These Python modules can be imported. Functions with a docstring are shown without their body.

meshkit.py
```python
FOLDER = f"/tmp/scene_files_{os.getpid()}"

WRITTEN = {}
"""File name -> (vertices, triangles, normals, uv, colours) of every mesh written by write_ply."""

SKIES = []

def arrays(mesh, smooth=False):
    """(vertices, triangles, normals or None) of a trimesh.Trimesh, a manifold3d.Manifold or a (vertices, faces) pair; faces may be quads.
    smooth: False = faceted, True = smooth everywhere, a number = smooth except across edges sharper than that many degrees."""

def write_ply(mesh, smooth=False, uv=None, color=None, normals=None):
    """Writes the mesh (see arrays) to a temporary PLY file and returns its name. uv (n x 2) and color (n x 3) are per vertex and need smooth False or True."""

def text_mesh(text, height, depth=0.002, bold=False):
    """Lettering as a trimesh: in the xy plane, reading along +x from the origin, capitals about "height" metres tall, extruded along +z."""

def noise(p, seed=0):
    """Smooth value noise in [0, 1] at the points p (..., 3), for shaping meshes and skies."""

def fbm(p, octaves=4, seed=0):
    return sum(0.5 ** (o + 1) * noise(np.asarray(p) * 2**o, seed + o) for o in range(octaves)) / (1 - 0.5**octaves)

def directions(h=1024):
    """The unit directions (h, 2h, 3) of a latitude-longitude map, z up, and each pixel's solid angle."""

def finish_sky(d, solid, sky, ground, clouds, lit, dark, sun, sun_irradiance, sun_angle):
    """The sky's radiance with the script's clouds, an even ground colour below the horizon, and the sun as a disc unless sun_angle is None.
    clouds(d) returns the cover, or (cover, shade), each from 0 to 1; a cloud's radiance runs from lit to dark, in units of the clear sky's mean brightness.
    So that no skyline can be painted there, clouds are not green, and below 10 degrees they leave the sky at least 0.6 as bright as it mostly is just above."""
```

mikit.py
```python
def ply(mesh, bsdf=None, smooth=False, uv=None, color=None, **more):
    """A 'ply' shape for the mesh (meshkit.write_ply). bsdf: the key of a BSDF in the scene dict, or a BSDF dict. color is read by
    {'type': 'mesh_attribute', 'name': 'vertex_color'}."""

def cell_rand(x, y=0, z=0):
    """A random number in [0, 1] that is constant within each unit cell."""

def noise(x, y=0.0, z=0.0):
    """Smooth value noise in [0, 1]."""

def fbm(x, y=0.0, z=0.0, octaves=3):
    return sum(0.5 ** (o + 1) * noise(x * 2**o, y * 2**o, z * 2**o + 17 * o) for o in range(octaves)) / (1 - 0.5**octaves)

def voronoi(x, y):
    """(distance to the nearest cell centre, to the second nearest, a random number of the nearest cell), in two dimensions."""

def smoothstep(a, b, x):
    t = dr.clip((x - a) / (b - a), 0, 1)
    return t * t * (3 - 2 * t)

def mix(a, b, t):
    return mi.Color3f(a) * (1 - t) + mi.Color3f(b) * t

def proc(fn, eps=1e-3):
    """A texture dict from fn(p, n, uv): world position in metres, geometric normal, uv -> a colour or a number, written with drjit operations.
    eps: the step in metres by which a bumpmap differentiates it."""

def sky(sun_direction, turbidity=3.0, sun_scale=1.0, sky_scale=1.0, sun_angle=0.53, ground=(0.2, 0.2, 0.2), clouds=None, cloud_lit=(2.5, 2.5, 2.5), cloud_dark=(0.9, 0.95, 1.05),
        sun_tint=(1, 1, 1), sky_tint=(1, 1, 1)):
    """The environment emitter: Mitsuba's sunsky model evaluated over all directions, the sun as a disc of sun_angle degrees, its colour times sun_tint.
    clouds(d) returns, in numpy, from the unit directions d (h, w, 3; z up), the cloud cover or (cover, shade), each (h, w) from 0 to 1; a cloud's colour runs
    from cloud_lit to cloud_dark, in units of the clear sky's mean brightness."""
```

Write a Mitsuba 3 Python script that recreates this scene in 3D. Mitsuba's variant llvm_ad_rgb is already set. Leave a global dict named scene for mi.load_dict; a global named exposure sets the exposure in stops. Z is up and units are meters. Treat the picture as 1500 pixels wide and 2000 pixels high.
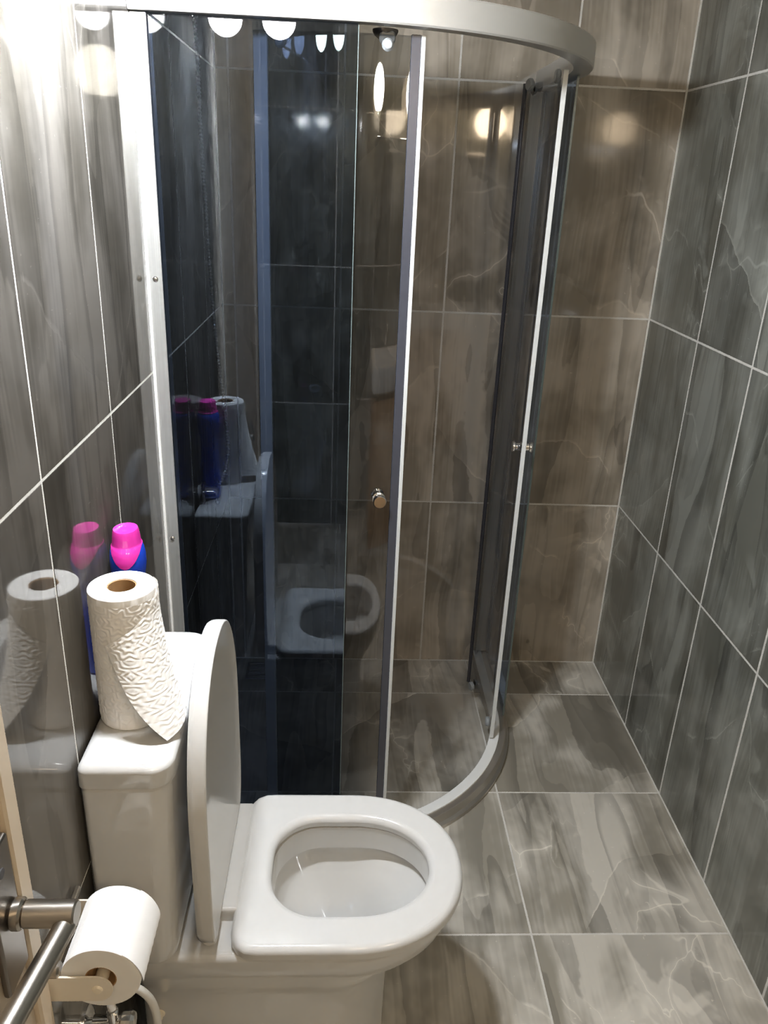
import math, random
import numpy as np, trimesh, mitsuba as mi, drjit as dr
import mikit, meshkit
from mikit import noise, fbm, cell_rand, smoothstep, mix
from shapely.geometry import Polygon
import manifold3d as m3

random.seed(7)
rng = np.random.default_rng(7)
T = mi.ScalarTransform4f
PI = math.pi
scene, labels = {}, {}

# ------------------------------------------------------------------ camera (metres; x from the left wall, y = 0 at the back wall, z up)
CX, CY, CZ, YAW, PITCH, ROLL, FOCAL = 0.3649, -2.4145, 1.5654, 0.0561, -0.3922, 0.0438, 1563.7   # focal length in pixels of the 1500 x 2000 frame
_f = np.array([math.sin(YAW) * math.cos(PITCH), math.cos(YAW) * math.cos(PITCH), math.sin(PITCH)])
_r = np.cross(_f, [0, 0, 1]); _r /= np.linalg.norm(_r)
_u = np.cross(_r, _f)
_up = -math.sin(ROLL) * _r + math.cos(ROLL) * _u
scene['camera'] = {'type': 'perspective', 'fov': math.degrees(2 * math.atan(750 / FOCAL)), 'fov_axis': 'x', 'near_clip': 0.02, 'far_clip': 30.0,
                   'to_world': T().look_at(origin=[CX, CY, CZ], target=[CX + _f[0], CY + _f[1], CZ + _f[2]], up=_up.tolist())}
exposure = 0.0
COOL = 800.0      # radiance of the two cool white globes over the toilet
WARM = 42.0      # radiance of the warm shade on the wall behind the camera
COOL_RGB = (0.95, 0.99, 1.03)
WARM_RGB = (1.0, 0.77, 0.52)

# ------------------------------------------------------------------ materials
def tw(b): return {'type': 'twosided', 'bsdf': b}
def pr(rgb, rough=0.4, metal=0.0, spec=0.5, **k):
    c = rgb if isinstance(rgb, dict) else {'type': 'rgb', 'value': list(rgb)}
    return tw({'type': 'principled', 'base_color': c, 'roughness': rough, 'metallic': metal, **({} if metal else {'specular': spec}), **k})

def stone(gain, grain):
    """Stone-look porcelain: u across the grain, v along it, in metres; every tile has its own offset."""
    def fn(p, n, uv):
        u, v = uv.x, uv.y
        w = fbm(u * 5.0, v * 2.2, 3.0, 3) - 0.5
        rough = fbm(u * 38.0, v * 30.0, 63.0, 3) - 0.5
        uu = u + 0.05 * w
        streak = fbm(uu * 21.0, v * 0.8, 11.0, 3)
        broad = fbm(uu * 5.5, v * 1.2, 19.0, 3)
        cloud = fbm(u * 11.0 + 2.0 * w, v * 7.5, 29.0, 4)
        fine = noise(uu * 190.0, v * 6.0, 5.0)
        tone = 0.40 * broad + 0.22 * grain * streak + (0.22 * (1 - grain) + 0.31) * cloud + 0.07 * fine
        col = mix((0.118, 0.113, 0.100), (0.230, 0.224, 0.210), smoothstep(0.36, 0.64, tone))
        # slanting breaks: the stone shifts in tone from one side to the other, with a pale line along the break
        q = 1.5 * u + 2.1 * v + 0.55 * w + 0.035 * rough
        c = dr.floor(q); d = q - c
        side = cell_rand(c, 3.0, 5.0)
        col = col * (0.86 + 0.27 * side)
        pale = (1.0 - smoothstep(0.004, 0.022, d)) * smoothstep(0.46, 0.60, cloud)
        # dark splits that follow the grain: one crisp ragged side, one soft side, cut off by the breaks
        f = fbm(uu * 5.2 + 0.3 * v + 40.0, v * 0.8, 7.0, 3) + 0.022 * rough
        split = smoothstep(0.515, 0.522, f) * (1.0 - smoothstep(0.535, 0.70, f))
        col = col * (1.0 - 0.46 * split * (1.0 - 0.75 * side))
        f2 = fbm(uu * 11.0 - 0.3 * v, v * 1.5, 47.0, 3) + 0.03 * rough
        col = col * (1.0 - 0.34 * smoothstep(0.575, 0.583, f2) * (1.0 - smoothstep(0.605, 0.70, f2)) * (0.3 + 0.7 * side))
        # pale crackle in patches
        d1, d2, _ = mikit.voronoi(u * 6.0 + 1.1 * (cloud - 0.5) + 0.6 * w, v * 3.8 + 1.3 * (broad - 0.5))
        m = smoothstep(0.56, 0.74, fbm(u * 3.6, v * 2.8, 37.0, 2))
        vein = (1.0 - smoothstep(0.004, 0.026, d2 - d1)) * m
        halo = (1.0 - smoothstep(0.0, 0.22, d2 - d1)) * m
        wisp = smoothstep(0.60, 0.80, fbm(u * 16.0 + 7.0 * w, v * 22.0 + 6.0 * w, 83.0, 3)) * m
        speck = smoothstep(0.95, 0.98, noise(u * 160.0, v * 140.0, 71.0)) * smoothstep(0.45, 0.6, cloud)
        k = dr.clip(0.26 * vein + 0.14 * halo + 0.24 * wisp + 0.22 * pale + 0.22 * speck, 0, 1)
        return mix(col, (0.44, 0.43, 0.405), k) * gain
    return fn

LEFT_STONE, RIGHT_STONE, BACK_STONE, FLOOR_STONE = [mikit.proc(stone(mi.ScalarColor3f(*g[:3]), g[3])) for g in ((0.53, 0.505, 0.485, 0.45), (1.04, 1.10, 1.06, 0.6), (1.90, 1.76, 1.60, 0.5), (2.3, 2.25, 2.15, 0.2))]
def grout_c(p, n, uv):
    return mix((0.50, 0.49, 0.46), (0.66, 0.645, 0.61), fbm(p.x * 30, p.y * 30, p.z * 30, 2))
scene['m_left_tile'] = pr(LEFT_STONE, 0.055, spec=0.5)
scene['m_tile'] = pr(RIGHT_STONE, 0.09, spec=0.5)
scene['m_back_tile'] = pr(BACK_STONE, 0.045, spec=0.5)
scene['m_floor_tile'] = pr(FLOOR_STONE, 0.22, spec=0.45)
scene['m_grout'] = pr(mikit.proc(grout_c), 0.85, spec=0.2)
scene['m_plaster'] = pr((0.60, 0.59, 0.56), 0.8, spec=0.2)
scene['m_lamp_metal'] = pr((0.30, 0.30, 0.30), 0.3, 1.0)
scene['m_beige'] = pr((0.62, 0.52, 0.40), 0.45)
scene['m_door'] = pr((0.46, 0.39, 0.31), 0.45)
scene['m_ceramic'] = pr((0.585, 0.582, 0.57), 0.07, spec=0.55)
scene['m_plastic'] = pr((0.585, 0.582, 0.57), 0.16, spec=0.5)
def alu_c(p, n, uv):
    g = noise(p.x * 500, p.y * 500, p.z * 9.0)
    return mix((0.60, 0.61, 0.60), (0.70, 0.71, 0.70), g)
scene['m_aluminium'] = pr(mikit.proc(alu_c), 0.36, 0.75)
scene['m_aluminium_satin'] = pr((0.62, 0.61, 0.58), 0.42, 0.6)
scene['m_rail_outer'] = pr((0.50, 0.47, 0.43), 0.35, 0.85)
scene['m_rail_cover'] = pr((0.80, 0.81, 0.80), 0.4, 0.1)
scene['m_chrome'] = pr((0.86, 0.86, 0.86), 0.06, 1.0)
scene['m_nickel'] = pr((0.44, 0.405, 0.36), 0.27, 1.0)
scene['m_nickel_dark'] = pr((0.22, 0.20, 0.18), 0.3, 1.0)
scene['m_white_seal'] = pr((0.56, 0.58, 0.58), 0.35)
scene['m_blue_seal'] = pr((0.05, 0.053, 0.068), 0.3)
scene['m_grey_seal'] = pr((0.86, 0.86, 0.84), 0.35)
scene['m_roller'] = pr((0.30, 0.32, 0.33), 0.25)
scene['m_glass_edge'] = pr((0.10, 0.13, 0.13), 0.3)
scene['m_rubber'] = pr((0.05, 0.05, 0.055), 0.5)
scene['m_bumper'] = pr((0.14, 0.12, 0.10), 0.5)
scene['m_silicone'] = pr((0.75, 0.75, 0.73), 0.3)
scene['m_smoked_glass'] = {'type': 'thindielectric', 'int_ior': 1.75, 'specular_reflectance': {'type': 'rgb', 'value': [0.66, 0.80, 1.0]}, 'specular_transmittance': {'type': 'rgb', 'value': [0.155, 0.185, 0.245]}}
scene['m_light_smoked_glass'] = {'type': 'thindielectric', 'int_ior': 1.62, 'specular_transmittance': {'type': 'rgb', 'value': [0.42, 0.44, 0.465]}}
scene['m_pink'] = pr((0.66, 0.03, 0.34), 0.12, spec=0.6, clearcoat=0.6)
scene['m_blue'] = pr((0.012, 0.055, 0.50), 0.18, spec=0.5)
scene['m_card'] = pr((0.36, 0.22, 0.11), 0.9, spec=0.1)
scene['m_holder'] = pr((0.72, 0.66, 0.56), 0.3)
scene['m_white_hose'] = pr((0.72, 0.70, 0.66), 0.35)
scene['m_cream'] = pr((0.78, 0.70, 0.56), 0.35)
scene['m_wood'] = pr((0.40, 0.24, 0.12), 0.35)

def np_step(a, b, x):
    t = np.clip((x - a) / (b - a), 0, 1); return t * t * (3 - 2 * t)
def petals(uv):
    """Height (0..1) of the embossed flower relief of kitchen paper; uv in metres."""
    x, y = uv[:, 0] / 0.050, uv[:, 1] / 0.046
    row = np.floor(y)
    x = x + 0.5 * (row % 2)
    fx, fy = x - np.floor(x) - 0.5, y - row - 0.5
    r, a = np.hypot(fx, fy), np.arctan2(fy, fx)
    pet = r * (1.0 + 0.17 * np.cos(8.0 * a) * np_step(0.05, 0.3, r))
    rings = 0.5 + 0.5 * np.cos(pet * 2 * PI * 5.5)
    return rings * (1.0 - np_step(0.50, 0.66, r)) + 0.5 * np_step(0.55, 0.65, r)
def dots(uv):
    x, y = uv[:, 0] / 0.0085, uv[:, 1] / 0.0085
    r = np.hypot(x - np.floor(x) - 0.5, y - np.floor(y) - 0.5)
    m = np_step(0.55, 0.62, meshkit.noise(np.c_[uv * 30.0, np.full(len(uv), 3.5)]))
    return m * (np_step(0.18, 0.27, r) - np_step(0.36, 0.46, r))
scene['m_towel'] = pr((0.87, 0.855, 0.83), 0.9, spec=0.15)
scene['m_tissue'] = pr((0.78, 0.77, 0.75), 0.9, spec=0.15)
scene['m_paper'] = pr((0.84, 0.82, 0.79), 0.9, spec=0.15)

# ------------------------------------------------------------------ mesh helpers
def tm(v, f): return trimesh.Trimesh(np.asarray(v, float), np.asarray(f, int), process=False)
def cat(*ms): return trimesh.util.concatenate(list(ms))
def add(key, mesh, mat, smooth=35, uv=None, **more):
    if isinstance(mesh, m3.Manifold):
        q = mesh.to_mesh(); mesh = tm(q.vert_properties[:, :3], q.tri_verts)
    scene[key] = mikit.ply(mesh, mat, smooth=smooth, uv=uv, **more)
    return key
def tag(key, label=None, category=None, group=None, kind=None):
    d = labels.setdefault(key, {})
    for k, v in (('label', label), ('category', category), ('group', group), ('kind', kind)):
        if v: d[k] = v
_count = {}
def nm(key):
    n = _count.get(key, 0); _count[key] = n + 1
    return key if n == 0 else f'{key}_{n:03d}'

def cbox(x0, x1, y0, y1, z0, z1, c=0.002):
    """A box with chamfered edges."""
    p = []
    for sx in (0, 1):
        for sy in (0, 1):
            for sz in (0, 1):
                X, Y, Z = (x0, x1)[sx], (y0, y1)[sy], (z0, z1)[sz]
                a, b, d = (1 - 2 * sx) * c, (1 - 2 * sy) * c, (1 - 2 * sz) * c
                p += [(X, Y + b, Z + d), (X + a, Y, Z + d), (X + a, Y + b, Z)]
    return trimesh.convex.convex_hull(np.array(p))
def rbox(x0, x1, y0, y1, z0, z1, r=0.006, seg=16):
    """A box with rounded edges: hull of eight spheres."""
    s = m3.Manifold.sphere(r, seg)
    return m3.Manifold.batch_hull([s.translate((x, y, z)) for x in (x0 + r, x1 - r) for y in (y0 + r, y1 - r) for z in (z0 + r, z1 - r)])
def lathe(prof, p0=(0, 0, 0), axis=(0, 0, 1), n=40):
    """prof: (radius, height) pairs, turned about an axis that starts at p0."""
    m = trimesh.creation.revolve(np.array(prof, float), sections=n)
    a = np.array(axis, float); a /= np.linalg.norm(a)
    m.apply_transform(trimesh.geometry.align_vectors([0, 0, 1], a)); m.apply_translation(p0)
    m.fix_normals()
    return m
def rod(p0, p1, r, n=20, c=None):
    p0, p1 = np.array(p0, float), np.array(p1, float)
    L = np.linalg.norm(p1 - p0); c = min(r * 0.25, L * 0.2) if c is None else c
    return lathe([(0, 0), (r - c, 0), (r, c), (r, L - c), (r - c, L), (0, L)], p0, p1 - p0, n)
def loft(rings, cap=True):
    R = [np.asarray(r, float) for r in rings]; n = len(R[0]); v = np.vstack(R); f = []
    for k in range(len(R) - 1):
        for i in range(n):
            a, b, c, d = k * n + i, k * n + (i + 1) % n, (k + 1) * n + (i + 1) % n, (k + 1) * n + i
            f += [(a, b, c), (a, c, d)]
    if cap:
        for k, flip in ((0, True), (len(R) - 1, False)):
            v = np.vstack([v, R[k].mean(0)]); m = len(v) - 1
            for i in range(n):
                t = (m, k * n + i, k * n + (i + 1) % n)
                f.append(t[::-1] if flip else t)
    mesh = tm(v, f)
    if cap and mesh.volume < 0: mesh.invert()
    return mesh
def tube(path, r, n=12):
    P = np.array(path, float); t = np.gradient(P, axis=0); t /= np.linalg.norm(t, axis=1, keepdims=True)
    a = np.cross(t[0], [0.3, 0.5, 0.81]); a /= np.linalg.norm(a); rings = []
    for i in range(len(P)):
        a = a - t[i] * (a @ t[i]); a /= np.linalg.norm(a); b = np.cross(t[i], a)
        rr = r[i] if np.ndim(r) else r
        rings.append([P[i] + rr * (math.cos(q) * a + math.sin(q) * b) for q in np.arange(n) * 2 * PI / n])
    return loft(rings)
def spline(pts, n=40):
    from scipy.interpolate import CubicSpline
    P = np.array(pts, float); s = np.r_[0, np.cumsum(np.linalg.norm(np.diff(P, axis=0), axis=1))]
    return CubicSpline(s, P)(np.linspace(0, s[-1], n))
def to_manifold(mesh):
    mesh = trimesh.Trimesh(mesh.vertices, mesh.faces, process=True); mesh.merge_vertices(); mesh.fix_normals()
    return m3.Manifold(m3.Mesh(np.array(mesh.vertices, np.float32), np.array(mesh.faces, np.uint32)))

# ------------------------------------------------------------------ the room
W, H, YN = 1.275, 2.425, -2.95        # width, ceiling height, near wall behind the camera
GAP, TH = 0.0054, 0.008
Z_J = [0.0, 0.605, 1.2118, 1.8232, H]
def tile_mesh(u0, u1, v0, v1, g=GAP, c=0.0005, gu=None):
    """A tile in its own plane: u, v and outward w, front face at w = 0, with a bevelled edge."""
    gu = gu or g
    (u0, u1), (v0, v1) = sorted((u0, u1)), sorted((v0, v1))
    u0, u1, v0, v1 = u0 + gu / 2, u1 - gu / 2, v0 + g / 2, v1 - g / 2
    ring = lambda i, w: [(u0 + i, v0 + i, w), (u1 - i, v0 + i, w), (u1 - i, v1 - i, w), (u0 + i, v1 - i, w)]
    v = np.array(ring(0, -TH) + ring(0, -c) + ring(c, 0.0), float)
    f = []
    for k in (0, 4):
        for i in range(4):
            j = (i + 1) % 4
            f += [(k + i, k + j, k + 4 + j), (k + i, k + 4 + j, k + 4 + i)]
    f += [(8, 9, 10), (8, 10, 11)]
    return v, np.array(f)
def tiled(owner, us, vs, place, mat, spin=0, g=GAP, skip=(), gu=None):
    """One part per tile. place maps (u, v, w) to the room; spin turns the grain."""
    for i in range(len(us) - 1):
        for j in range(len(vs) - 1):
            if (i, j) in skip: continue
            v, f = tile_mesh(us[i], us[i + 1], vs[j], vs[j + 1], g, gu=gu)
            tilt = rng.normal(0, 0.0004, 2).clip(-0.0007, 0.0007)
            cu, cv = (us[i] + us[i + 1]) / 2, (vs[j] + vs[j + 1]) / 2
            v[:, 2] += (v[:, 0] - cu) * tilt[0] + (v[:, 1] - cv) * tilt[1]
            loc = v[:, :2] - [min(us[i], us[i + 1]), min(vs[j], vs[j + 1])]
            s = rng.choice([-1, 1])
            uv = np.stack([loc[:, 0] * s, loc[:, 1]], 1) if not spin else np.stack([loc[:, 1], loc[:, 0] * s], 1)
            uv = uv + rng.uniform(3, 60, 2)
            P = np.array([place(*q) for q in v])
            m = tm(P, f)
            n = np.cross(P[9] - P[8], P[10] - P[8]); want = np.array(place(0, 0, 1.0)) - np.array(place(0, 0, 0.0))
            if n @ want < 0: m = tm(P, f[:, ::-1])
            add(nm(owner + '__tile'), m, mat, False, uv)

def slab(name, x0, x1, y0, y1, z0, z1, mat='m_grout'):
    add(name, cbox(x0, x1, y0, y1, z0, z1, 0.001), mat, False); tag(name, kind='structure')
D_G = 0.0005     # joint depth under the tile face
slab('floor', -0.06, W + 0.06, YN - 0.06, 0.06, -0.06, -D_G); tag('floor', 'floor of grey brown stone-look porcelain tiles with pale joints')
Y_END = -1.70    # the tiled left wall ends here; the beige door and its frame follow
slab('wall_left', -0.06, -D_G, Y_END, 0.06, -0.06, H); tag('wall_left', 'glossy tiled left wall behind the toilet tank')
slab('wall_back', -0.06, W + 0.06, D_G, 0.06, -0.06, H); tag('wall_back', 'tiled back wall of the shower corner')
slab('wall_right', W + D_G, W + 0.06, YN - 0.06, 0.06, -0.06, H); tag('wall_right', 'bare tiled right wall')
slab('wall_near', -0.06, W + 0.06, YN - 0.06, YN - D_G, -0.06, H); tag('wall_near', 'tiled wall behind the camera')
slab('ceiling', -0.06, W + 0.06, YN - 0.06, 0.06, H, H + 0.05, 'm_plaster'); tag('ceiling', 'plain white ceiling')
Y_R = [0.0, -0.3591, -0.6658, -0.9714, -1.277, -1.583, -1.889, -2.195, -2.5, -2.806, YN]
tiled('wall_right', Y_R, Z_J, lambda u, v, w: (W - w, u, v), 'm_tile', gu=0.0075)
Y_L = [0.0, -0.264, -0.570, -0.876, -1.1821, -1.4881, Y_END]
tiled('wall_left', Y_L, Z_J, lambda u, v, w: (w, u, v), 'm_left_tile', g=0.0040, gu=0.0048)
X_B = [0.0, 0.037, 0.345, 0.6514, 0.9599, W]
tiled('wall_back', X_B, Z_J, lambda u, v, w: (u, -w, v), 'm_back_tile')
tiled('wall_near', [0, 0.31, 0.62, 0.93, W], Z_J, lambda u, v, w: (u, YN + w, v), 'm_tile')
Y_F = [0.0, -0.1975, -0.6633, -1.1191, -1.579, -2.039, -2.5, YN]
X_F = [0.0, 0.354, 0.8142, W]
tiled('floor', X_F, Y_F, lambda u, v, w: (u, v, w), 'm_floor_tile', spin=0, g=0.0046)

def bead(key, a, b, r=0.0034):
    add(key, tube([a + (np.array(b) - a) * t for t in np.linspace(0, 1, 3)], r, 8), 'm_grout')
bead('wall_back__corner_joint', np.array((W - 0.001, -0.001, 0.002)), (W - 0.001, -0.001, H - 0.002))
bead('wall_back__corner_joint_001', np.array((0.001, -0.001, 0.002)), (0.001, -0.001, H - 0.002))
bead('floor__edge_joint', np.array((W - 0.0005, -0.004, 0.0)), (W - 0.0005, YN + 0.01, 0.0), 0.0026)
bead('floor__edge_joint_001', np.array((0.002, 0.0, 0.0)), (W - 0.004, 0.0, 0.0), 0.0026)

# the beige door in the left wall, its frame and lever handle
slab('door_1', -0.05, 0.004, -2.56, -1.7315, 0.004, 2.04, 'm_door'); tag('door_1', 'beige door in the left wall with a nickel lever handle')
add('trim_1', cat(cbox(-0.06, 0.012, -1.7305, Y_END - 0.0002, 0.0, 2.09, 0.003), cbox(-0.06, 0.012, -2.59, -2.561, 0.0, 2.09, 0.003), cbox(-0.06, 0.012, -2.561, -1.7305, 2.045, 2.09, 0.003)), 'm_beige')
tag('trim_1', 'beige frame around the door in the left wall', kind='structure')
slab('wall_left_001', -0.06, -D_G, YN, -2.59, -0.06, H); slab('wall_left_002', -0.06, -D_G, -2.59, Y_END, 2.09, H)
tag('wall_left_001', 'left wall beyond the door'); tag('wall_left_002', 'left wall over the door')
tiled('wall_left_001', [-2.592, YN], Z_J, lambda u, v, w: (w, u, v), 'm_tile')
tiled('wall_left_002', [Y_END, -2.0, -2.3, -2.592], [2.092, H], lambda u, v, w: (w, u, v), 'm_tile')
hd = 'door_1__lever_handle'
add(hd, cat(rod((0.026, -1.757, 0.806), (0.083, -1.757, 0.806), 0.0150, 28, 0.002), rod((0.073, -1.764, 0.799), (0.046, -1.945, 0.801), 0.0122, 24, 0.003)), 'm_nickel'); tag(hd, 'brushed nickel lever pointing away from the frame')
v = rbox(0.0045, 0.013, -1.79, -1.7375, 0.715, 0.905, 0.003, 10); add(hd + '__plate', v, 'm_nickel_dark')
add(hd + '__collar', rod((0.013, -1.757, 0.806), (0.026, -1.757, 0.806), 0.0175), 'm_nickel')
add(hd + '__keyhole', rod((0.0128, -1.764, 0.872), (0.0142, -1.764, 0.872), 0.006), 'm_rubber')

# ------------------------------------------------------------------ lamps (outside the frame; seen only as reflections)
def globe(c, r): 
    m = trimesh.creation.icosphere(subdivisions=3, radius=r); m.apply_translation(c); return m
wl = 'wall_light'
tag(wl, 'wall light with two cool white bulbs under metal caps over the toilet', 'wall light')
GL = [(0.085, -1.385, 1.88), (0.202, -1.385, 1.88)]
add(wl + '__base', rod((0.0, -1.385, 2.01), (0.02, -1.385, 2.01), 0.045, 32), 'm_chrome')
add(wl + '__arm', rod((0.02, -1.385, 2.01), (0.205, -1.385, 2.01), 0.009), 'm_chrome')
for g in GL:
    add(nm(wl + '__socket'), lathe([(0, 0.09), (0.010, 0.09), (0.010, 0.055), (0.022, 0.045), (0.022, 0.012), (0.016, 0.006), (0, 0.006)], (g[0], g[1], g[2] + 0.024)), 'm_chrome')
    add(nm(wl + '__shade'), lathe([(0.0375 * math.cos(t), 0.0375 * math.sin(t)) for t in np.linspace(0.12, PI / 2, 12)] + [(0.040 * math.cos(t), 0.040 * math.sin(t)) for t in np.linspace(PI / 2, 0.10, 12)] + [(0.0375 * math.cos(0.12), 0.0375 * math.sin(0.12))], g), 'm_lamp_metal')
    add(nm(wl + '__bulb'), lathe([(0.0, -0.037)] + [(0.037 * math.cos(t), 0.037 * math.sin(t)) for t in np.linspace(-PI / 2 + 0.06, 0.12, 20)] + [(0.0, 0.0045)], g), 'm_paper', 40, emitter={'type': 'area', 'radiance': {'type': 'rgb', 'value': [COOL * c for c in COOL_RGB]}})
vl = 'vanity_lamp'
tag(vl, 'wall lamp with two round warm glass shades on the wall behind the camera', 'wall lamp')
LY, LZ = -2.80, 1.90
add(vl + '__base', cat(rod((0.875, YN, LZ - 0.17), (0.875, YN + 0.02, LZ - 0.17), 0.05, 32), rod((0.585, YN + 0.03, LZ - 0.17), (1.185, YN + 0.03, LZ - 0.17), 0.010)), 'm_chrome')
prof = [(0.0, -0.078)] + [(math.sqrt(max(1e-9, 0.092 ** 2 - t * t)), t) for t in np.linspace(-0.078, 0.0919, 26)] + [(0.0, 0.092)]
for LX in (0.585, 1.185):
    add(nm(vl + '__arm'), tube(spline([(LX, YN + 0.03, LZ - 0.17), (LX, YN + 0.08, LZ - 0.185), (LX, LY - 0.01, LZ - 0.15), (LX, LY, LZ - 0.079)], 24), 0.006), 'm_chrome')
    add(nm(vl + '__shade'), lathe(prof, (LX, LY, LZ), n=32), 'm_paper', 40, emitter={'type': 'area', 'radiance': {'type': 'rgb', 'value': [WARM * c for c in WARM_RGB]}})

# ------------------------------------------------------------------ quadrant shower enclosure
CC = 0.338                            # centre of the quarter circle: (CC, -CC)
def plan(r, end=0.0, n=40):
    """Stations along the quadrant at radius r: from the left wall, round the corner, to the back wall."""
    P = [(x, -(CC + r)) for x in np.linspace(end, CC, 4)[:-1]]
    P += [(CC + r * math.sin(a), -CC - r * math.cos(a)) for a in np.linspace(0, PI / 2, n)]
    return P + [(CC + r, y) for y in np.linspace(-CC, -end, 4)[1:]]
def sweep(prof, end=0.0):
    """prof: closed list of (radius, z)."""
    cols = [plan(r, end) for r, z in prof]
    return loft([[(cols[k][s][0], cols[k][s][1], prof[k][1]) for k in range(len(prof))] for s in range(len(cols[0]))])
EN = 'shower_enclosure'
tag(EN, 'quadrant corner shower enclosure of smoked glass in a satin aluminium frame', 'shower enclosure')
add(EN + '__top_rail', sweep([(0.520, 1.806), (0.560, 1.804), (0.5625, 1.807), (0.5625, 1.849), (0.560, 1.852), (0.520, 1.852)], 0.0005), 'm_aluminium_satin')
add(EN + '__bottom_rail', sweep([(0.500, 0.0004), (0.556, 0.0004), (0.557, 0.013), (0.552, 0.017), (0.549, 0.019), (0.545, 0.040), (0.542, 0.041), (0.529, 0.0395), (0.500, 0.039)], 0.0005), 'm_rail_outer')
add(EN + '__bottom_rail__cover', sweep([(0.499, 0.0392), (0.527, 0.0392), (0.527, 0.0425), (0.525, 0.0435), (0.501, 0.0435), (0.499, 0.0425)], 0.0005), 'm_rail_cover'); tag(EN + '__bottom_rail__cover', 'pale cover strip on the rail')
wp = cat(cbox(0.0006, 0.027, -0.887, -0.882, 0.044, 1.803, 0.0008), cbox(0.0006, 0.004, -0.883, -0.842, 0.044, 1.803, 0.0008), cbox(0.0006, 0.027, -0.846, -0.842, 0.044, 1.803, 0.0008))
add(EN + '__wall_profile', wp, 'm_aluminium', False)
q = wp.copy(); q.vertices = np.stack([-wp.vertices[:, 1], -wp.vertices[:, 0], wp.vertices[:, 2]], 1); q.invert()
add(EN + '__wall_profile_001', q, 'm_aluminium', False)
add(EN + '__sealant', tube([(0.0015, -0.889 + 0.0006 * math.sin(z * 9), z) for z in np.linspace(0.05, 1.80, 40)], 0.0032, 8), 'm_silicone')
for z in (0.34, 0.862, 1.382):
    add(nm(EN + '__rivet'), lathe([(0, 0.0028), (0.0035, 0.0024), (0.0055, 0.0008), (0.006, 0), (0, 0)], (0.0140, -0.887, z), (0, -1, 0), 16), 'm_chrome')
def curtain(pts, z0, z1):
    P = np.array(pts); n = len(P)
    v = np.vstack([np.c_[P, np.full(n, z0)], np.c_[P, np.full(n, z1)]]); f = []
    for i in range(n - 1): f += [(i, i + 1, n + i + 1), (i, n + i + 1, n + i)]
    return tm(v, f)
FR = 0.540
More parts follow.
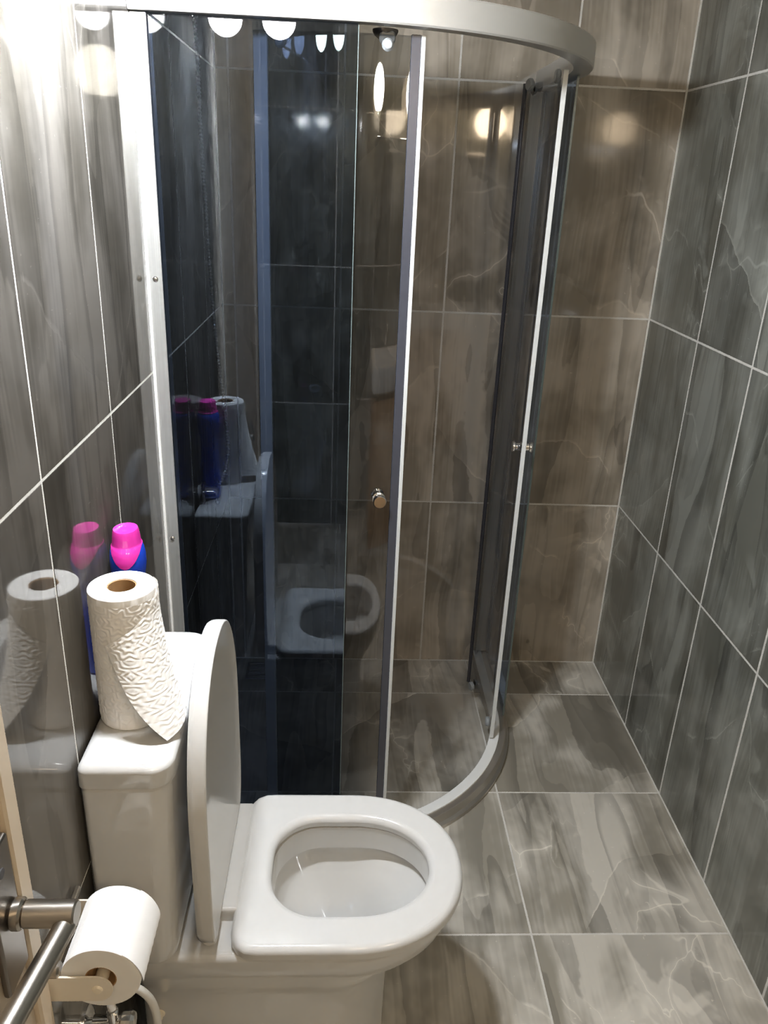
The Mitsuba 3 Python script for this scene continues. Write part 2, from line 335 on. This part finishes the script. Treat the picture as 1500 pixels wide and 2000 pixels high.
front_fixed = [(0.008, -(CC + FR)), (0.12, -(CC + FR)), (0.24, -(CC + FR))] + [(0.374, -(CC + FR))]
mirror = lambda pts: [(-y, -x) for x, y in pts]
def strip(pts, w, t, z0, z1, c=0.0006):
    """A vertical bar of width w centred on pts[0], along pts[0] -> pts[1]."""
    a, b = np.array(pts[0]), np.array(pts[1]); d = (b - a) / np.linalg.norm(b - a)
    m = cbox(-w / 2, w / 2, -t / 2, t / 2, z0, z1, c)
    M = np.eye(4); M[:2, 0] = d; M[:2, 1] = (-d[1], d[0]); M[:2, 3] = a
    m.apply_transform(M); return m
for fl in (0, 1):
    g = mirror(front_fixed) if fl else front_fixed
    k = EN + ('__fixed_panel_001' if fl else '__fixed_panel')
    add(k, curtain(g, 0.0415, 1.805), 'm_smoked_glass', True)
    tag(k, 'fixed smoked glass panel')
    add(k + '__edge_trim', strip((g[-1], g[-2]), 0.0018, 0.0055, 0.044, 1.804, 0.0003), 'm_glass_edge', False)
# sliding doors: each a curved pane on its own chord, slid open beside its fixed panel
lead, trail, DR = np.array([0.4865, -0.822]), np.array([0.203, -0.792]), 0.51
ch = lead - trail; L = np.linalg.norm(ch); nrm = np.array([ch[1], -ch[0]]) / L
cen = (lead + trail) / 2 - nrm * math.sqrt(DR ** 2 - L ** 2 / 4)
a0, a1 = [math.atan2(*(q - cen)[::-1]) for q in (trail, lead)]
arc = [tuple(cen + DR * np.array([math.cos(a), math.sin(a)])) for a in np.linspace(a0, a1, 25)]
def on_arc(back):
    """Point and outward normal at a distance back from the leading edge."""
    a = a1 - back / DR; n = np.array([math.cos(a), math.sin(a)]); return cen + DR * n, n
for fl in (0, 1):
    mp = (lambda p: np.array([-p[1], -p[0]])) if fl else (lambda p: np.array(p))
    k = EN + ('__sliding_door_001' if fl else '__sliding_door')
    P = [tuple(mp(p)) for p in arc]
    add(k, curtain(P, 0.052, 1.798), 'm_light_smoked_glass', True); tag(k, 'curved smoked glass sliding door, slid open')
    add(k + '__seal', strip((P[-1], P[-2]), 0.0075, 0.011, 0.05, 1.80), 'm_white_seal', False); tag(k + '__seal', 'white strip seal on the leading edge')
    b, _ = on_arc(0.0125)
    add(k + '__seal_channel', strip((tuple(mp(b)), P[-2]), 0.017, 0.0065, 0.05, 1.80), 'm_blue_seal', False)
    add(k + '__edge_strip', strip((P[0], P[1]), 0.012 if fl else 0.027, 0.006, 0.05, 1.80), 'm_blue_seal' if fl else 'm_grey_seal', False)
    b, n = on_arc(0.046); b, n = mp(b), mp(n)
    kz = 0.940
    for s in (1, -1):
        add(nm(k + '__knob'), lathe([(0, 0), (0.0135, 0), (0.0140, 0.001), (0.0140, 0.004), (0.0105, 0.0055), (0.0105, 0.017), (0.0138, 0.0185), (0.0142, 0.021), (0.0138, 0.0245), (0.0125, 0.026), (0, 0.0265)], (b[0], b[1], kz), (s * n[0], s * n[1], 0), 28), 'm_chrome')
    tag(k + '__knob', 'round chrome knob'); tag(k + '__knob_001', 'round chrome knob on the inner side')
    for zz, up in ((1.782, 1), (0.072, -1)):
        for back in (0.062, L * 0.88):
            c, n2 = on_arc(back); c, n2 = mp(c), mp(n2)
            key = nm(k + '__roller')
            add(key, cat(lathe([(0, -0.006), (0.012, -0.006), (0.0145, -0.003), (0.0145, 0.003), (0.012, 0.006), (0, 0.006)], (c[0] - n2[0] * 0.010, c[1] - n2[1] * 0.010, zz + up * 0.012), (n2[0], n2[1], 0), 24),
                         lathe([(0, 0), (0.010, 0), (0.0105, 0.002), (0.007, 0.008), (0, 0.010)], (c[0], c[1], zz), (n2[0], n2[1], 0), 20)), 'm_roller')
# dome cap with a small knob under the top rail, above the front door's knob
b, n = on_arc(0.066)
add(EN + '__door_stop', lathe([(0, 0.0), (0.004, 0.0005), (0.0055, 0.004), (0.004, 0.0075), (0.0045, 0.009), (0.012, 0.011), (0.019, 0.016), (0.0225, 0.022), (0.0225, 0.025), (0, 0.025)], (b[0], b[1] + 0.024, 1.783)), 'm_nickel_dark')

# ------------------------------------------------------------------ inside the shower
ax = 'shower_mixer'
tag(ax, 'small chrome shower mixer low on the left wall behind the smoked glass', 'shower mixer')
add(ax + '__body', lathe([(0, 0), (0.028, 0), (0.029, 0.004), (0.018, 0.008), (0.016, 0.034), (0.012, 0.040), (0, 0.041)], (0.0, -0.45, 0.795), (1, 0, 0), 28), 'm_chrome')
add(ax + '__lever', rod((0.038, -0.45, 0.795), (0.052, -0.53, 0.80), 0.005), 'm_chrome')
hp = spline([(0.030, -0.452, 1.868), (0.034, -0.45, 1.80), (0.034, -0.45, 1.70), (0.040, -0.45, 1.44), (0.049, -0.45, 1.21), (0.066, -0.45, 1.0), (0.066, -0.45, 0.88), (0.022, -0.45, 0.79)], 700)
rad = 0.0036 + 0.0011 * np.sin(np.arange(700) * 2 * PI / 5)
add('shower_hose', tube(hp, rad, 8), 'm_chrome', True); tag('shower_hose', 'ribbed chrome shower hose hanging behind the smoked glass', 'shower hose')
hs = 'hand_shower'
tag(hs, 'chrome hand shower in a wall bracket high inside the shower corner', 'hand shower')
add(hs + '__bracket', cat(rod((0.0, -0.45, 1.90), (0.024, -0.45, 1.90), 0.016), rod((0.03, -0.452, 1.872), (0.036, -0.456, 1.925), 0.013)), 'm_chrome')
add(hs + '__handle', tube(spline([(0.030, -0.452, 1.866), (0.038, -0.458, 1.95), (0.06, -0.47, 2.03), (0.085, -0.48, 2.06)], 20), np.linspace(0.009, 0.012, 20)), 'm_chrome')
add(hs + '__spray_head', lathe([(0, 0), (0.036, 0), (0.040, 0.004), (0.038, 0.012), (0.014, 0.028), (0, 0.03)], (0.105, -0.49, 2.05), (-0.45, 0.1, 0.9), 32), 'm_chrome')
dn = 'floor_drain'
tag(dn, 'square steel floor drain in the back left corner of the shower', 'drain')
add(dn + '__frame', cat(cbox(0.05, 0.15, -0.13, -0.122, 0.0003, 0.003, 0.0005), cbox(0.05, 0.15, -0.038, -0.03, 0.0003, 0.003, 0.0005), cbox(0.05, 0.058, -0.122, -0.038, 0.0003, 0.003, 0.0005), cbox(0.142, 0.15, -0.122, -0.038, 0.0003, 0.003, 0.0005)), 'm_nickel_dark', False)
add(dn + '__grate', cat(*[cbox(0.058, 0.142, y, y + 0.006, 0.0003, 0.0022, 0.0004) for y in np.arange(-0.120, -0.042, 0.0103)]), 'm_nickel_dark', False)

# ------------------------------------------------------------------ toilet
YC = -1.318
NA = 96
ANG = np.arange(NA) * 2 * PI / NA
def d_outline(xr, xf, hw, xs, rc, pw=2.0):
    """D-shaped outline in x, y about YC: straight rear at xr with corner radius rc, straight sides to xs, rounded front to xf."""
    P = []
    for t in np.linspace(-PI / 2, PI / 2, 49): 
        c, s = math.cos(t), math.sin(t)
        P.append((xs + (xf - xs) * abs(c) ** (2 / pw), YC + hw * math.copysign(abs(s) ** (2 / pw), s)))
    for t in np.linspace(0, PI / 2, 13): P.append((xr + rc - rc * math.sin(t), YC + hw - rc + rc * math.cos(t)))
    for t in np.linspace(PI / 2, 0, 13): P.append((xr + rc - rc * math.sin(t), YC - hw + rc - rc * math.cos(t)))
    return Polygon(P).buffer(0)
def ring(poly, c, z, n=NA):
    """The outline met by rays from the centre c."""
    from shapely.geometry import LineString
    out = []
    for a in ANG:
        g = poly.exterior.intersection(LineString([c, (c[0] + math.cos(a), c[1] + math.sin(a))]))
        pts = [q for gg in getattr(g, 'geoms', [g]) for q in gg.coords]
        q = max(pts, key=lambda q: math.hypot(q[0] - c[0], q[1] - c[1]))
        out.append((q[0], q[1], z))
    return np.array(out)
TO = 'toilet'
tag(TO, 'white close-coupled toilet with its lid up against the left wall', 'toilet')
SC = (0.40, YC)
so = d_outline(0.197, 0.597, 0.179, 0.395, 0.040, 2.15)
si = d_outline(0.254, 0.536, 0.109, 0.40, 0.085, 2.1)
def off(poly, d): return poly.buffer(d, quad_segs=12)
rings = []
ZS0, ZS1, r = 0.397, 0.4235, 0.013
rings.append(ring(off(so, -0.006), SC, ZS0))
rings.append(ring(off(so, -0.001), SC, ZS0 + 0.003))
for t in np.linspace(0, PI / 2, 7): rings.append(ring(off(so, -r + r * math.cos(t)), SC, ZS1 - r + r * math.sin(t)))
for t in np.linspace(0, PI / 2, 7): rings.append(ring(off(si, 0.014 - 0.014 * math.sin(t)), SC, ZS1 - 0.014 + 0.014 * math.cos(t)))
rings.append(ring(off(si, 0.004), SC, ZS0 + 0.001))
rings.append(rings[0])
seat = loft(rings, False)
if seat.volume < 0: seat.invert()
add(TO + '__seat', seat, 'm_plastic', 40); tag(TO + '__seat', 'white open seat ring with a glossy rounded rim')
add(TO + '__seat__hinge_block', rbox(0.148, 0.2045, YC - 0.100, YC + 0.152, 0.386, 0.4225, 0.006, 16), 'm_plastic')
# lid, standing up, leaning a little back against the tank
lid_out = Polygon([(y, z) for y, z in [(YC + 0.150, 0.0), (YC + 0.168, 0.03), (YC + 0.176, 0.08)] + [(YC + 0.177 * math.copysign(abs(math.cos(t)) ** (2 / 2.25), math.cos(t)), 0.235 + 0.238 * abs(math.sin(t)) ** (2 / 2.15)) for t in np.linspace(0, PI, 49)] + [(YC - 0.176, 0.08), (YC - 0.174, 0.02), (YC - 0.168, 0.0)]]).buffer(0)
def lring(d, x):
    from shapely.geometry import LineString
    g0 = lid_out.buffer(d, quad_segs=8); c = (YC, 0.2); out = []
    for a in ANG:
        g = g0.exterior.intersection(LineString([c, (c[0] + math.cos(a), c[1] + math.sin(a))]))
        pts = [q for gg in getattr(g, 'geoms', [g]) for q in gg.coords]
        q = max(pts, key=lambda q: math.hypot(q[0] - c[0], q[1] - c[1])); out.append((x, q[0], q[1]))
    return np.array(out)
LT = 0.030
lr = [lring(-0.012, 0.0), lring(-0.004, 0.002), lring(-0.001, 0.007), lring(0, 0.012), lring(0, LT - 0.003), lring(-0.0012, LT - 0.0008), lring(-0.003, LT), lring(-0.006, LT - 0.0006), lring(-0.012, LT - 0.003), lring(-0.03, LT - 0.006), lring(-0.08, LT - 0.008)]
lid = loft(lr)
lean = 0.004
M = trimesh.transformations.rotation_matrix(-lean, [0, 1, 0]); lid.apply_transform(M); lid.apply_translation((0.1475, 0, 0.424))
add(TO + '__lid', lid, 'm_plastic', 40); tag(TO + '__lid', 'white lid standing upright against the tank')
add(TO + '__lid__bumper', rbox(0.168, 0.1715, YC - 0.080, YC - 0.073, 0.852, 0.872, 0.0015, 8), 'm_bumper')
add(TO + '__lid__bumper_001', rbox(0.168, 0.1745, YC - 0.172, YC - 0.164, 0.700, 0.716, 0.0015, 8), 'm_bumper')
for s in (-1, 1):
    add(nm(TO + '__hinge'), rod((0.163, YC + s * 0.128 - 0.022, 0.409), (0.163, YC + s * 0.128 + 0.022, 0.409), 0.013), 'm_plastic')
# tank and tank lid
def rrect(x0, x1, y0, y1, rf, rb, z, n=10):
    P = []
    for cx, cy, r, q in ((x1 - rf, y1 - rf, rf, 0), (x0 + rb, y1 - rb, rb, 1), (x0 + rb, y0 + rb, rb, 2), (x1 - rf, y0 + rf, rf, 3)):
        P += [(cx + r * math.cos(PI / 2 * (q + t)), cy + r * math.sin(PI / 2 * (q + t)), z) for t in np.linspace(0, 1, n)]
    return P
YT0, YT1 = -1.513, -1.150
tank = loft([rrect(0.010, 0.110, YT0 + 0.012, YT1 - 0.012, 0.030, 0.008, 0.4005), rrect(0.006, 0.117, YT0 + 0.005, YT1 - 0.005, 0.032, 0.008, 0.412)] +
            [rrect(0.006, 0.119 + 0.009 * t, YT0 + 0.004 * (1 - t), YT1 - 0.004 * (1 - t), 0.032, 0.010, 0.43 + 0.325 * t) for t in np.linspace(0, 1, 5)] + [rrect(0.008, 0.124, YT0 + 0.004, YT1 - 0.004, 0.030, 0.010, 0.7595)])
add(TO + '__tank', tank, 'm_ceramic', 40)
tl = loft([rrect(0.006, 0.128, YT0 + 0.003, YT1 - 0.003, 0.030, 0.010, 0.7600), rrect(0.0035, 0.134, YT0 - 0.003, YT1 + 0.003, 0.034, 0.012, 0.765)] +
          [rrect(0.0035 + 0.018 * (1 - math.cos(t)), 0.1345 - 0.018 * (1 - math.cos(t)), YT0 - 0.0035 + 0.018 * (1 - math.cos(t)), YT1 + 0.0035 - 0.018 * (1 - math.cos(t)), 0.034, 0.014, 0.789 + 0.0145 * math.sin(t)) for t in np.linspace(0, PI / 2, 8)] +
          [rrect(0.04, 0.095, YT0 + 0.05, YT1 - 0.05, 0.02, 0.01, 0.8042)])
add(TO + '__tank_lid', tl, 'm_ceramic', 40); tag(TO + '__tank_lid', 'flat white lid of the tank')
# bowl: skirted pedestal that swells to the rim, hollowed out
def bo(xf, hw, xs, z, xr=0.03, rc=0.03):
    return ring(d_outline(xr, xf, hw, xs, rc, 2.1), (0.30, YC), z)
bowl = loft([bo(0.462, 0.118, 0.34, 0.0006), bo(0.466, 0.120, 0.34, 0.012), bo(0.466, 0.119, 0.34, 0.10), bo(0.468, 0.119, 0.34, 0.20), bo(0.474, 0.122, 0.345, 0.245), bo(0.492, 0.130, 0.355, 0.275),
             bo(0.528, 0.146, 0.37, 0.308), bo(0.560, 0.160, 0.385, 0.335), bo(0.575, 0.1655, 0.39, 0.350), bo(0.583, 0.169, 0.39, 0.368), bo(0.586, 0.1705, 0.39, 0.384), bo(0.584, 0.169, 0.39, 0.391), bo(0.576, 0.163, 0.39, 0.3955), bo(0.565, 0.155, 0.39, 0.3962)])
BC = (0.40, YC)
def bi(xr, xf, hw, rc, z): return ring(d_outline(xr, xf, hw, max(xr + rc, (xr + xf) / 2 + 0.01), rc, 2.1), BC, z)
mouth = loft([bi(0.256, 0.540, 0.111, 0.088, 0.338), bi(0.252, 0.541, 0.112, 0.088, 0.42)])
hollow = loft([bi(0.350, 0.440, 0.040, 0.036, 0.165), bi(0.335, 0.452, 0.056, 0.045, 0.185), bi(0.305, 0.462, 0.080, 0.06, 0.222), bi(0.280, 0.474, 0.096, 0.07, 0.258), bi(0.262, 0.500, 0.110, 0.08, 0.290), bi(0.248, 0.536, 0.124, 0.09, 0.322), bi(0.242, 0.550, 0.128, 0.092, 0.340), bi(0.243, 0.549, 0.127, 0.092, 0.346)])
bowl_m = to_manifold(bowl) - to_manifold(mouth) - to_manifold(hollow)
add(TO + '__bowl', bowl_m, 'm_ceramic', 40); tag(TO + '__bowl', 'white ceramic bowl and skirted pedestal')
add(TO + '__bolt_cap', lathe([(0, 0.016), (0.007, 0.015), (0.0085, 0.011), (0.0085, 0.003), (0.011, 0.001), (0.011, 0), (0, 0)], (0.062, YC - 0.1185, 0.196), (0, -1, 0.1), 20), 'm_cream'); tag(TO + '__bolt_cap', 'cream bolt cap on the side')

# ------------------------------------------------------------------ on the tank: kitchen roll and bottle
KR = 'kitchen_roll'
tag(KR, 'white embossed kitchen paper roll standing upright on the toilet tank', 'kitchen roll')
kx, ky, kz0, kh, kr = 0.0545, -1.392, 0.8046, 0.216, 0.0478
def drum(c, axis, r0, r1, h, n=96, m=24, relief=None, amp=0.0, cc=0.002):
    """Hollow paper drum with uv in metres: outer wall, rounded lips, end faces, core hole."""
    prof = [(r0, 0.0), (r1 - cc, 0.0), (r1 - cc * 0.3, cc * 0.3), (r1, cc)] + [(r1, h * t) for t in np.linspace(0.05, 0.95, m)] + [(r1, h - cc), (r1 - cc * 0.3, h - cc * 0.3), (r1 - cc, h), (r0, h), (r0, h * 0.5), (r0, 0.0)]
    a = np.array(axis, float); a /= np.linalg.norm(a)
    M = trimesh.geometry.align_vectors([0, 0, 1], a)[:3, :3]
    s = np.r_[0, np.cumsum([math.hypot(prof[i + 1][0] - prof[i][0], prof[i + 1][1] - prof[i][1]) for i in range(len(prof) - 1)])]
    v, uv, f = [], [], []
    for i in range(n + 1):
        t = 2 * PI * i / n
        for j, (r, z) in enumerate(prof):
            v.append(M @ np.array([r * math.cos(t), r * math.sin(t), z]) + c); uv.append((t * r1, s[j]))
    k = len(prof)
    if relief:
        jj = np.tile(np.arange(k), n + 1); wall = ((jj >= 4) & (jj < 4 + m))
        hgt = relief(np.array(uv)) * amp * wall
        ang = np.repeat(2 * PI * np.arange(n + 1) / n, k)
        v = list(np.array(v) + (np.c_[hgt * np.cos(ang), hgt * np.sin(ang), 0 * ang] @ M.T))
    for i in range(n):
        for j in range(k - 1):
            p, q = i * k + j, (i + 1) * k + j
            f += [(p, q, q + 1), (p, q + 1, p + 1)]
    return tm(v, f), np.array(uv)
m, uv = drum((kx, ky, kz0), (0, 0, 1), 0.0205, kr - 0.0007, kh, 380, 240, petals, 0.0008)
body_v = m.vertices.copy()
add(KR + '__paper', m, 'm_towel', 60)
add(KR + '__core', lathe([(0.0188, 0.001), (0.0203, 0.001), (0.0203, kh - 0.0015), (0.0188, kh - 0.0015), (0.0188, 0.001)], (kx, ky, kz0), n=40), 'm_card'); tag(KR + '__core', 'brown cardboard core')
# loose outer sheet: wraps the camera side, its free corner hangs out past the tank edge
def sheet(n=210, mz=230):
    """Angle 0 faces +x, negative angles face the camera. The free edge runs from high on the right to a point on the left, then down to a corner on the tank lid."""
    S, t = np.meshgrid(np.linspace(0, 1, mz), np.linspace(0, 1, n), indexing='ij')
    a_free = np.interp(S, [0, 0.30, 1.0], [0.12, -1.92, -0.84]); h_free = np.interp(S, [0, 0.30, 1.0], [kh - 0.003, kh - 0.072, 0.003])
    h_back = np.interp(S, [0, 1.0], [kh - 0.003, 0.020])
    a, hgt = a_free * (1 - t) + 0.75 * t, h_free * (1 - t) + h_back * t
    uv = np.c_[(a * kr + 0.31).ravel(), (hgt + 0.013).ravel()]
    flare = 0.0016 + 0.049 * (1 - hgt / (kh - 0.03)).clip(0, 1) ** 1.35 * (1 - np_step(-0.84, 0.85, a)) ** 0.62 * np_step(-2.1, -0.95, a)
    rr = kr + flare + 0.0006 * petals(uv).reshape(a.shape) + 0.0008 * np.sin(5 * a + 10 * hgt) * (1 - hgt / kh)
    v = np.stack([kx + rr * np.cos(a), ky + rr * np.sin(a), kz0 + hgt + 0.0006], -1).reshape(-1, 3)
    q = (np.arange(mz - 1)[:, None] * n + np.arange(n - 1)[None]).ravel()
    return tm(v, np.vstack([np.c_[q, q + 1, q + n + 1], np.c_[q, q + n + 1, q + n]])), uv
m, uv = sheet()
add(KR + '__loose_sheet', m, 'm_towel', True); tag(KR + '__loose_sheet', 'loose end of the paper hanging off the roll')
BT = 'bottle'
tag(BT, 'blue plastic bottle with a bright pink cap behind the kitchen roll', 'bottle')
bx, by, bz = 0.030, -1.265, 0.8046
def oval(rx, ry, z, n=40): return [(bx + 1.06 * rx * math.cos(t), by + 1.06 * ry * math.sin(t), bz + 1.13 * z) for t in np.arange(n) * 2 * PI / n]
bp = [(0.020, 0.026, 0.0), (0.0225, 0.030, 0.003), (0.0235, 0.032, 0.02), (0.0225, 0.031, 0.06), (0.0205, 0.028, 0.10), (0.0200, 0.027, 0.125), (0.0213, 0.0285, 0.142), (0.0245, 0.0310, 0.158), (0.0258, 0.0320, 0.168), (0.0256, 0.0318, 0.179), (0.0240, 0.0295, 0.189), (0.0212, 0.0258, 0.1965), (0.0185, 0.0225, 0.199)]
add(BT + '__body', loft([oval(*q) for q in bp]), 'm_blue', 50)
BZ = [q[2] for q in bp]
def cap_ring(k, z, dip=0.0):
    out = []
    for t in np.arange(60) * 2 * PI / 60:
        zz = z - dip * max(0.0, math.cos(t + PI / 2 - 0.15)) ** 1.3
        rx, ry = np.interp(zz, BZ, [q[0] for q in bp]), np.interp(zz, BZ, [q[1] for q in bp])
        rx, ry = (rx + 0.0009, ry + 0.0009) if k is None else (k, k * 1.2)
        out.append((bx + 1.06 * rx * math.cos(t), by + 1.06 * ry * math.sin(t), bz + 1.13 * zz))
    return out
def cap_low(f):
    out = []
    for t in np.arange(60) * 2 * PI / 60:
        z0 = 0.1965 - 0.026 * max(0.0, math.cos(t + PI / 2 - 0.15)) ** 2.6; zz = z0 + (0.1975 - z0) * f
        out.append((bx + 1.06 * (np.interp(zz, BZ, [q[0] for q in bp]) + 0.0010) * math.cos(t), by + 1.06 * (np.interp(zz, BZ, [q[1] for q in bp]) + 0.0010) * math.sin(t), bz + 1.13 * zz))
    return out
cp = loft([cap_low(f) for f in np.linspace(0, 1, 9)] + [cap_ring(0.0204, 0.2000), cap_ring(0.0196, 0.208), cap_ring(0.0183, 0.2165), cap_ring(0.0172, 0.2195), cap_ring(0.0155, 0.2190), cap_ring(0.011, 0.2170)])
add(BT + '__cap', cp, 'm_pink', 40); tag(BT + '__cap', 'bright pink screw cap')

# ------------------------------------------------------------------ toilet paper on its holder
PH = 'toilet_paper_holder'
tag(PH, 'cream toilet paper holder with a chrome back bar on the left wall', 'toilet paper holder')
RX, RZ, RR, Y0, Y1 = 0.071, 0.613, 0.0505, -1.688, -1.588
def arm(y, t, x1=0.087):
    h = 0.021; P = [(0.002, -h), (x1 - 0.020, -h)] + [(x1 - 0.020 + 0.020 * math.sin(a), -h * math.cos(a)) for a in np.linspace(0, PI, 13)][1:-1] + [(x1 - 0.020, h), (0.002, h)]
    m = trimesh.creation.extrude_polygon(Polygon(P), t, engine='earcut')
    v = m.vertices; return tm(np.stack([v[:, 0], y + v[:, 2], RZ - 0.010 + v[:, 1]], 1), m.faces[:, ::-1])
add(PH + '__arm', arm(-1.6955, 0.0028), 'm_holder', False)
add(PH + '__arm_001', arm(-1.5785, 0.0028), 'm_holder', False)
add(PH + '__back_plate', cbox(0.0005, 0.0028, -1.6955, -1.5757, RZ - 0.029, RZ + 0.013, 0.0008), 'm_holder', False)
add(PH + '__back_bar', cat(cbox(0.003, 0.010, -1.676, -1.5630, RZ + 0.014, RZ + 0.024, 0.0015)), 'm_chrome'); tag(PH + '__back_bar', 'narrow chrome bar along the wall')
add(PH + '__end_cap', rod((0.002, -1.686, RZ + 0.014), (0.022, -1.686, RZ + 0.014), 0.0105, 24), 'm_nickel')
add(PH + '__spindle', rod((0.070, -1.6925, RZ - 0.006), (0.070, -1.5757, RZ - 0.006), 0.0085, 24), 'm_cream')
add(PH + '__pivot', lathe([(0, 0.003), (0.005, 0.0025), (0.007, 0.0), (0, 0.0)], (0.068, -1.6955, RZ - 0.010), (0, -1, 0), 20), 'm_cream')
TP = 'toilet_paper_roll'
tag(TP, 'white toilet paper roll on the wall holder beside the tank', 'toilet paper roll')
m, uv = drum((RX, Y0, RZ), (0, 1, 0), 0.0200, RR - 0.0005, Y1 - Y0, 300, 90, dots, 0.0005, cc=0.0008)
add(TP + '__paper', m, 'm_tissue', 60)
add(TP + '__core', lathe([(0.0185, 0.0005), (0.0198, 0.0005), (0.0198, 0.0995), (0.0185, 0.0995), (0.0185, 0.0005)], (RX, Y0, RZ), (0, 1, 0)), 'm_card'); tag(TP + '__core', 'brown cardboard core')
v, uv, f = [], [], []
NT = 30
for i in range(NT):
    t = i / (NT - 1); a = 0.95 - 1.05 * t
    rr = RR + 0.0006 + 0.006 * max(0, t - 0.45) ** 1.5
    for j in range(24):
        y = Y0 + (Y1 - Y0) * j / 23
        v.append((RX + rr * math.cos(a), y, RZ + rr * math.sin(a) - (0.0012 * math.sin(j * 2.1) if i == NT - 1 else 0))); uv.append((a * RR + 0.2, j / 23 * 0.1))
for i in range(NT - 1):
    for j in range(23): p = i * 24 + j; f += [(p, p + 1, p + 25), (p, p + 25, p + 24)]
add(TP + '__loose_end', tm(v, f), 'm_tissue', True)

# ------------------------------------------------------------------ angle valve and supply hose under the holder
AV = 'angle_valve'
tag(AV, 'chrome angle valve on the wall under the toilet paper holder', 'valve')
add(AV + '__body', cat(rod((0.0, -1.585, 0.385), (0.052, -1.585, 0.385), 0.010), lathe([(0, 0), (0.027, 0), (0.027, 0.003), (0.012, 0.010), (0, 0.010)], (0.0, -1.585, 0.385), (1, 0, 0)), rod((0.04, -1.585, 0.385), (0.04, -1.585, 0.412), 0.0085)), 'm_chrome')
add(AV + '__handle', lathe([(0, 0), (0.012, 0), (0.015, 0.003), (0.0155, 0.016), (0.013, 0.021), (0, 0.022)], (0.050, -1.585, 0.385), (1, 0, 0), 12), 'm_chrome', False)
sh = spline([(0.040, -1.585, 0.4135), (0.042, -1.58, 0.430), (0.058, -1.57, 0.438), (0.080, -1.56, 0.415), (0.092, -1.55, 0.36), (0.088, -1.545, 0.26), (0.06, -1.545, 0.16), (0.02, -1.55, 0.12), (0.006, -1.555, 0.115)], 60)
add('supply_hose', tube(sh, 0.0062, 14), 'm_white_hose'); tag('supply_hose', 'thin white supply hose arching out of the angle valve', 'hose')

# ------------------------------------------------------------------ washbasin behind the camera (seen only mirrored in the glass)
WB = 'washbasin'
tag(WB, 'white washbasin on a wooden cabinet behind the camera', 'washbasin')
def wr(i, z, r=0.05): return rrect(0.62 + i, 1.22 - i, YN + 0.012 + i, -2.50 - i, max(0.01, r - i), max(0.01, r - i), z)
basin = loft([wr(0.03, 0.72), wr(0.004, 0.74), wr(0.0, 0.80), wr(0.004, 0.846), wr(0.012, 0.85), wr(0.04, 0.848), wr(0.05, 0.84), wr(0.08, 0.76), wr(0.14, 0.745)])
add(WB + '__basin', basin, 'm_ceramic', 40)
add(WB + '__cabinet', cbox(0.66, 1.18, YN + 0.012, -2.55, 0.0006, 0.719, 0.003), 'm_wood', False)
add(WB + '__faucet', cat(rod((0.92, YN + 0.045, 0.84), (0.92, YN + 0.045, 0.99), 0.018), tube(spline([(0.92, YN + 0.05, 0.965), (0.92, YN + 0.11, 0.985), (0.92, YN + 0.17, 0.955)], 12), 0.011), rod((0.92, YN + 0.04, 0.99), (0.95, YN + 0.08, 1.03), 0.006)), 'm_chrome')
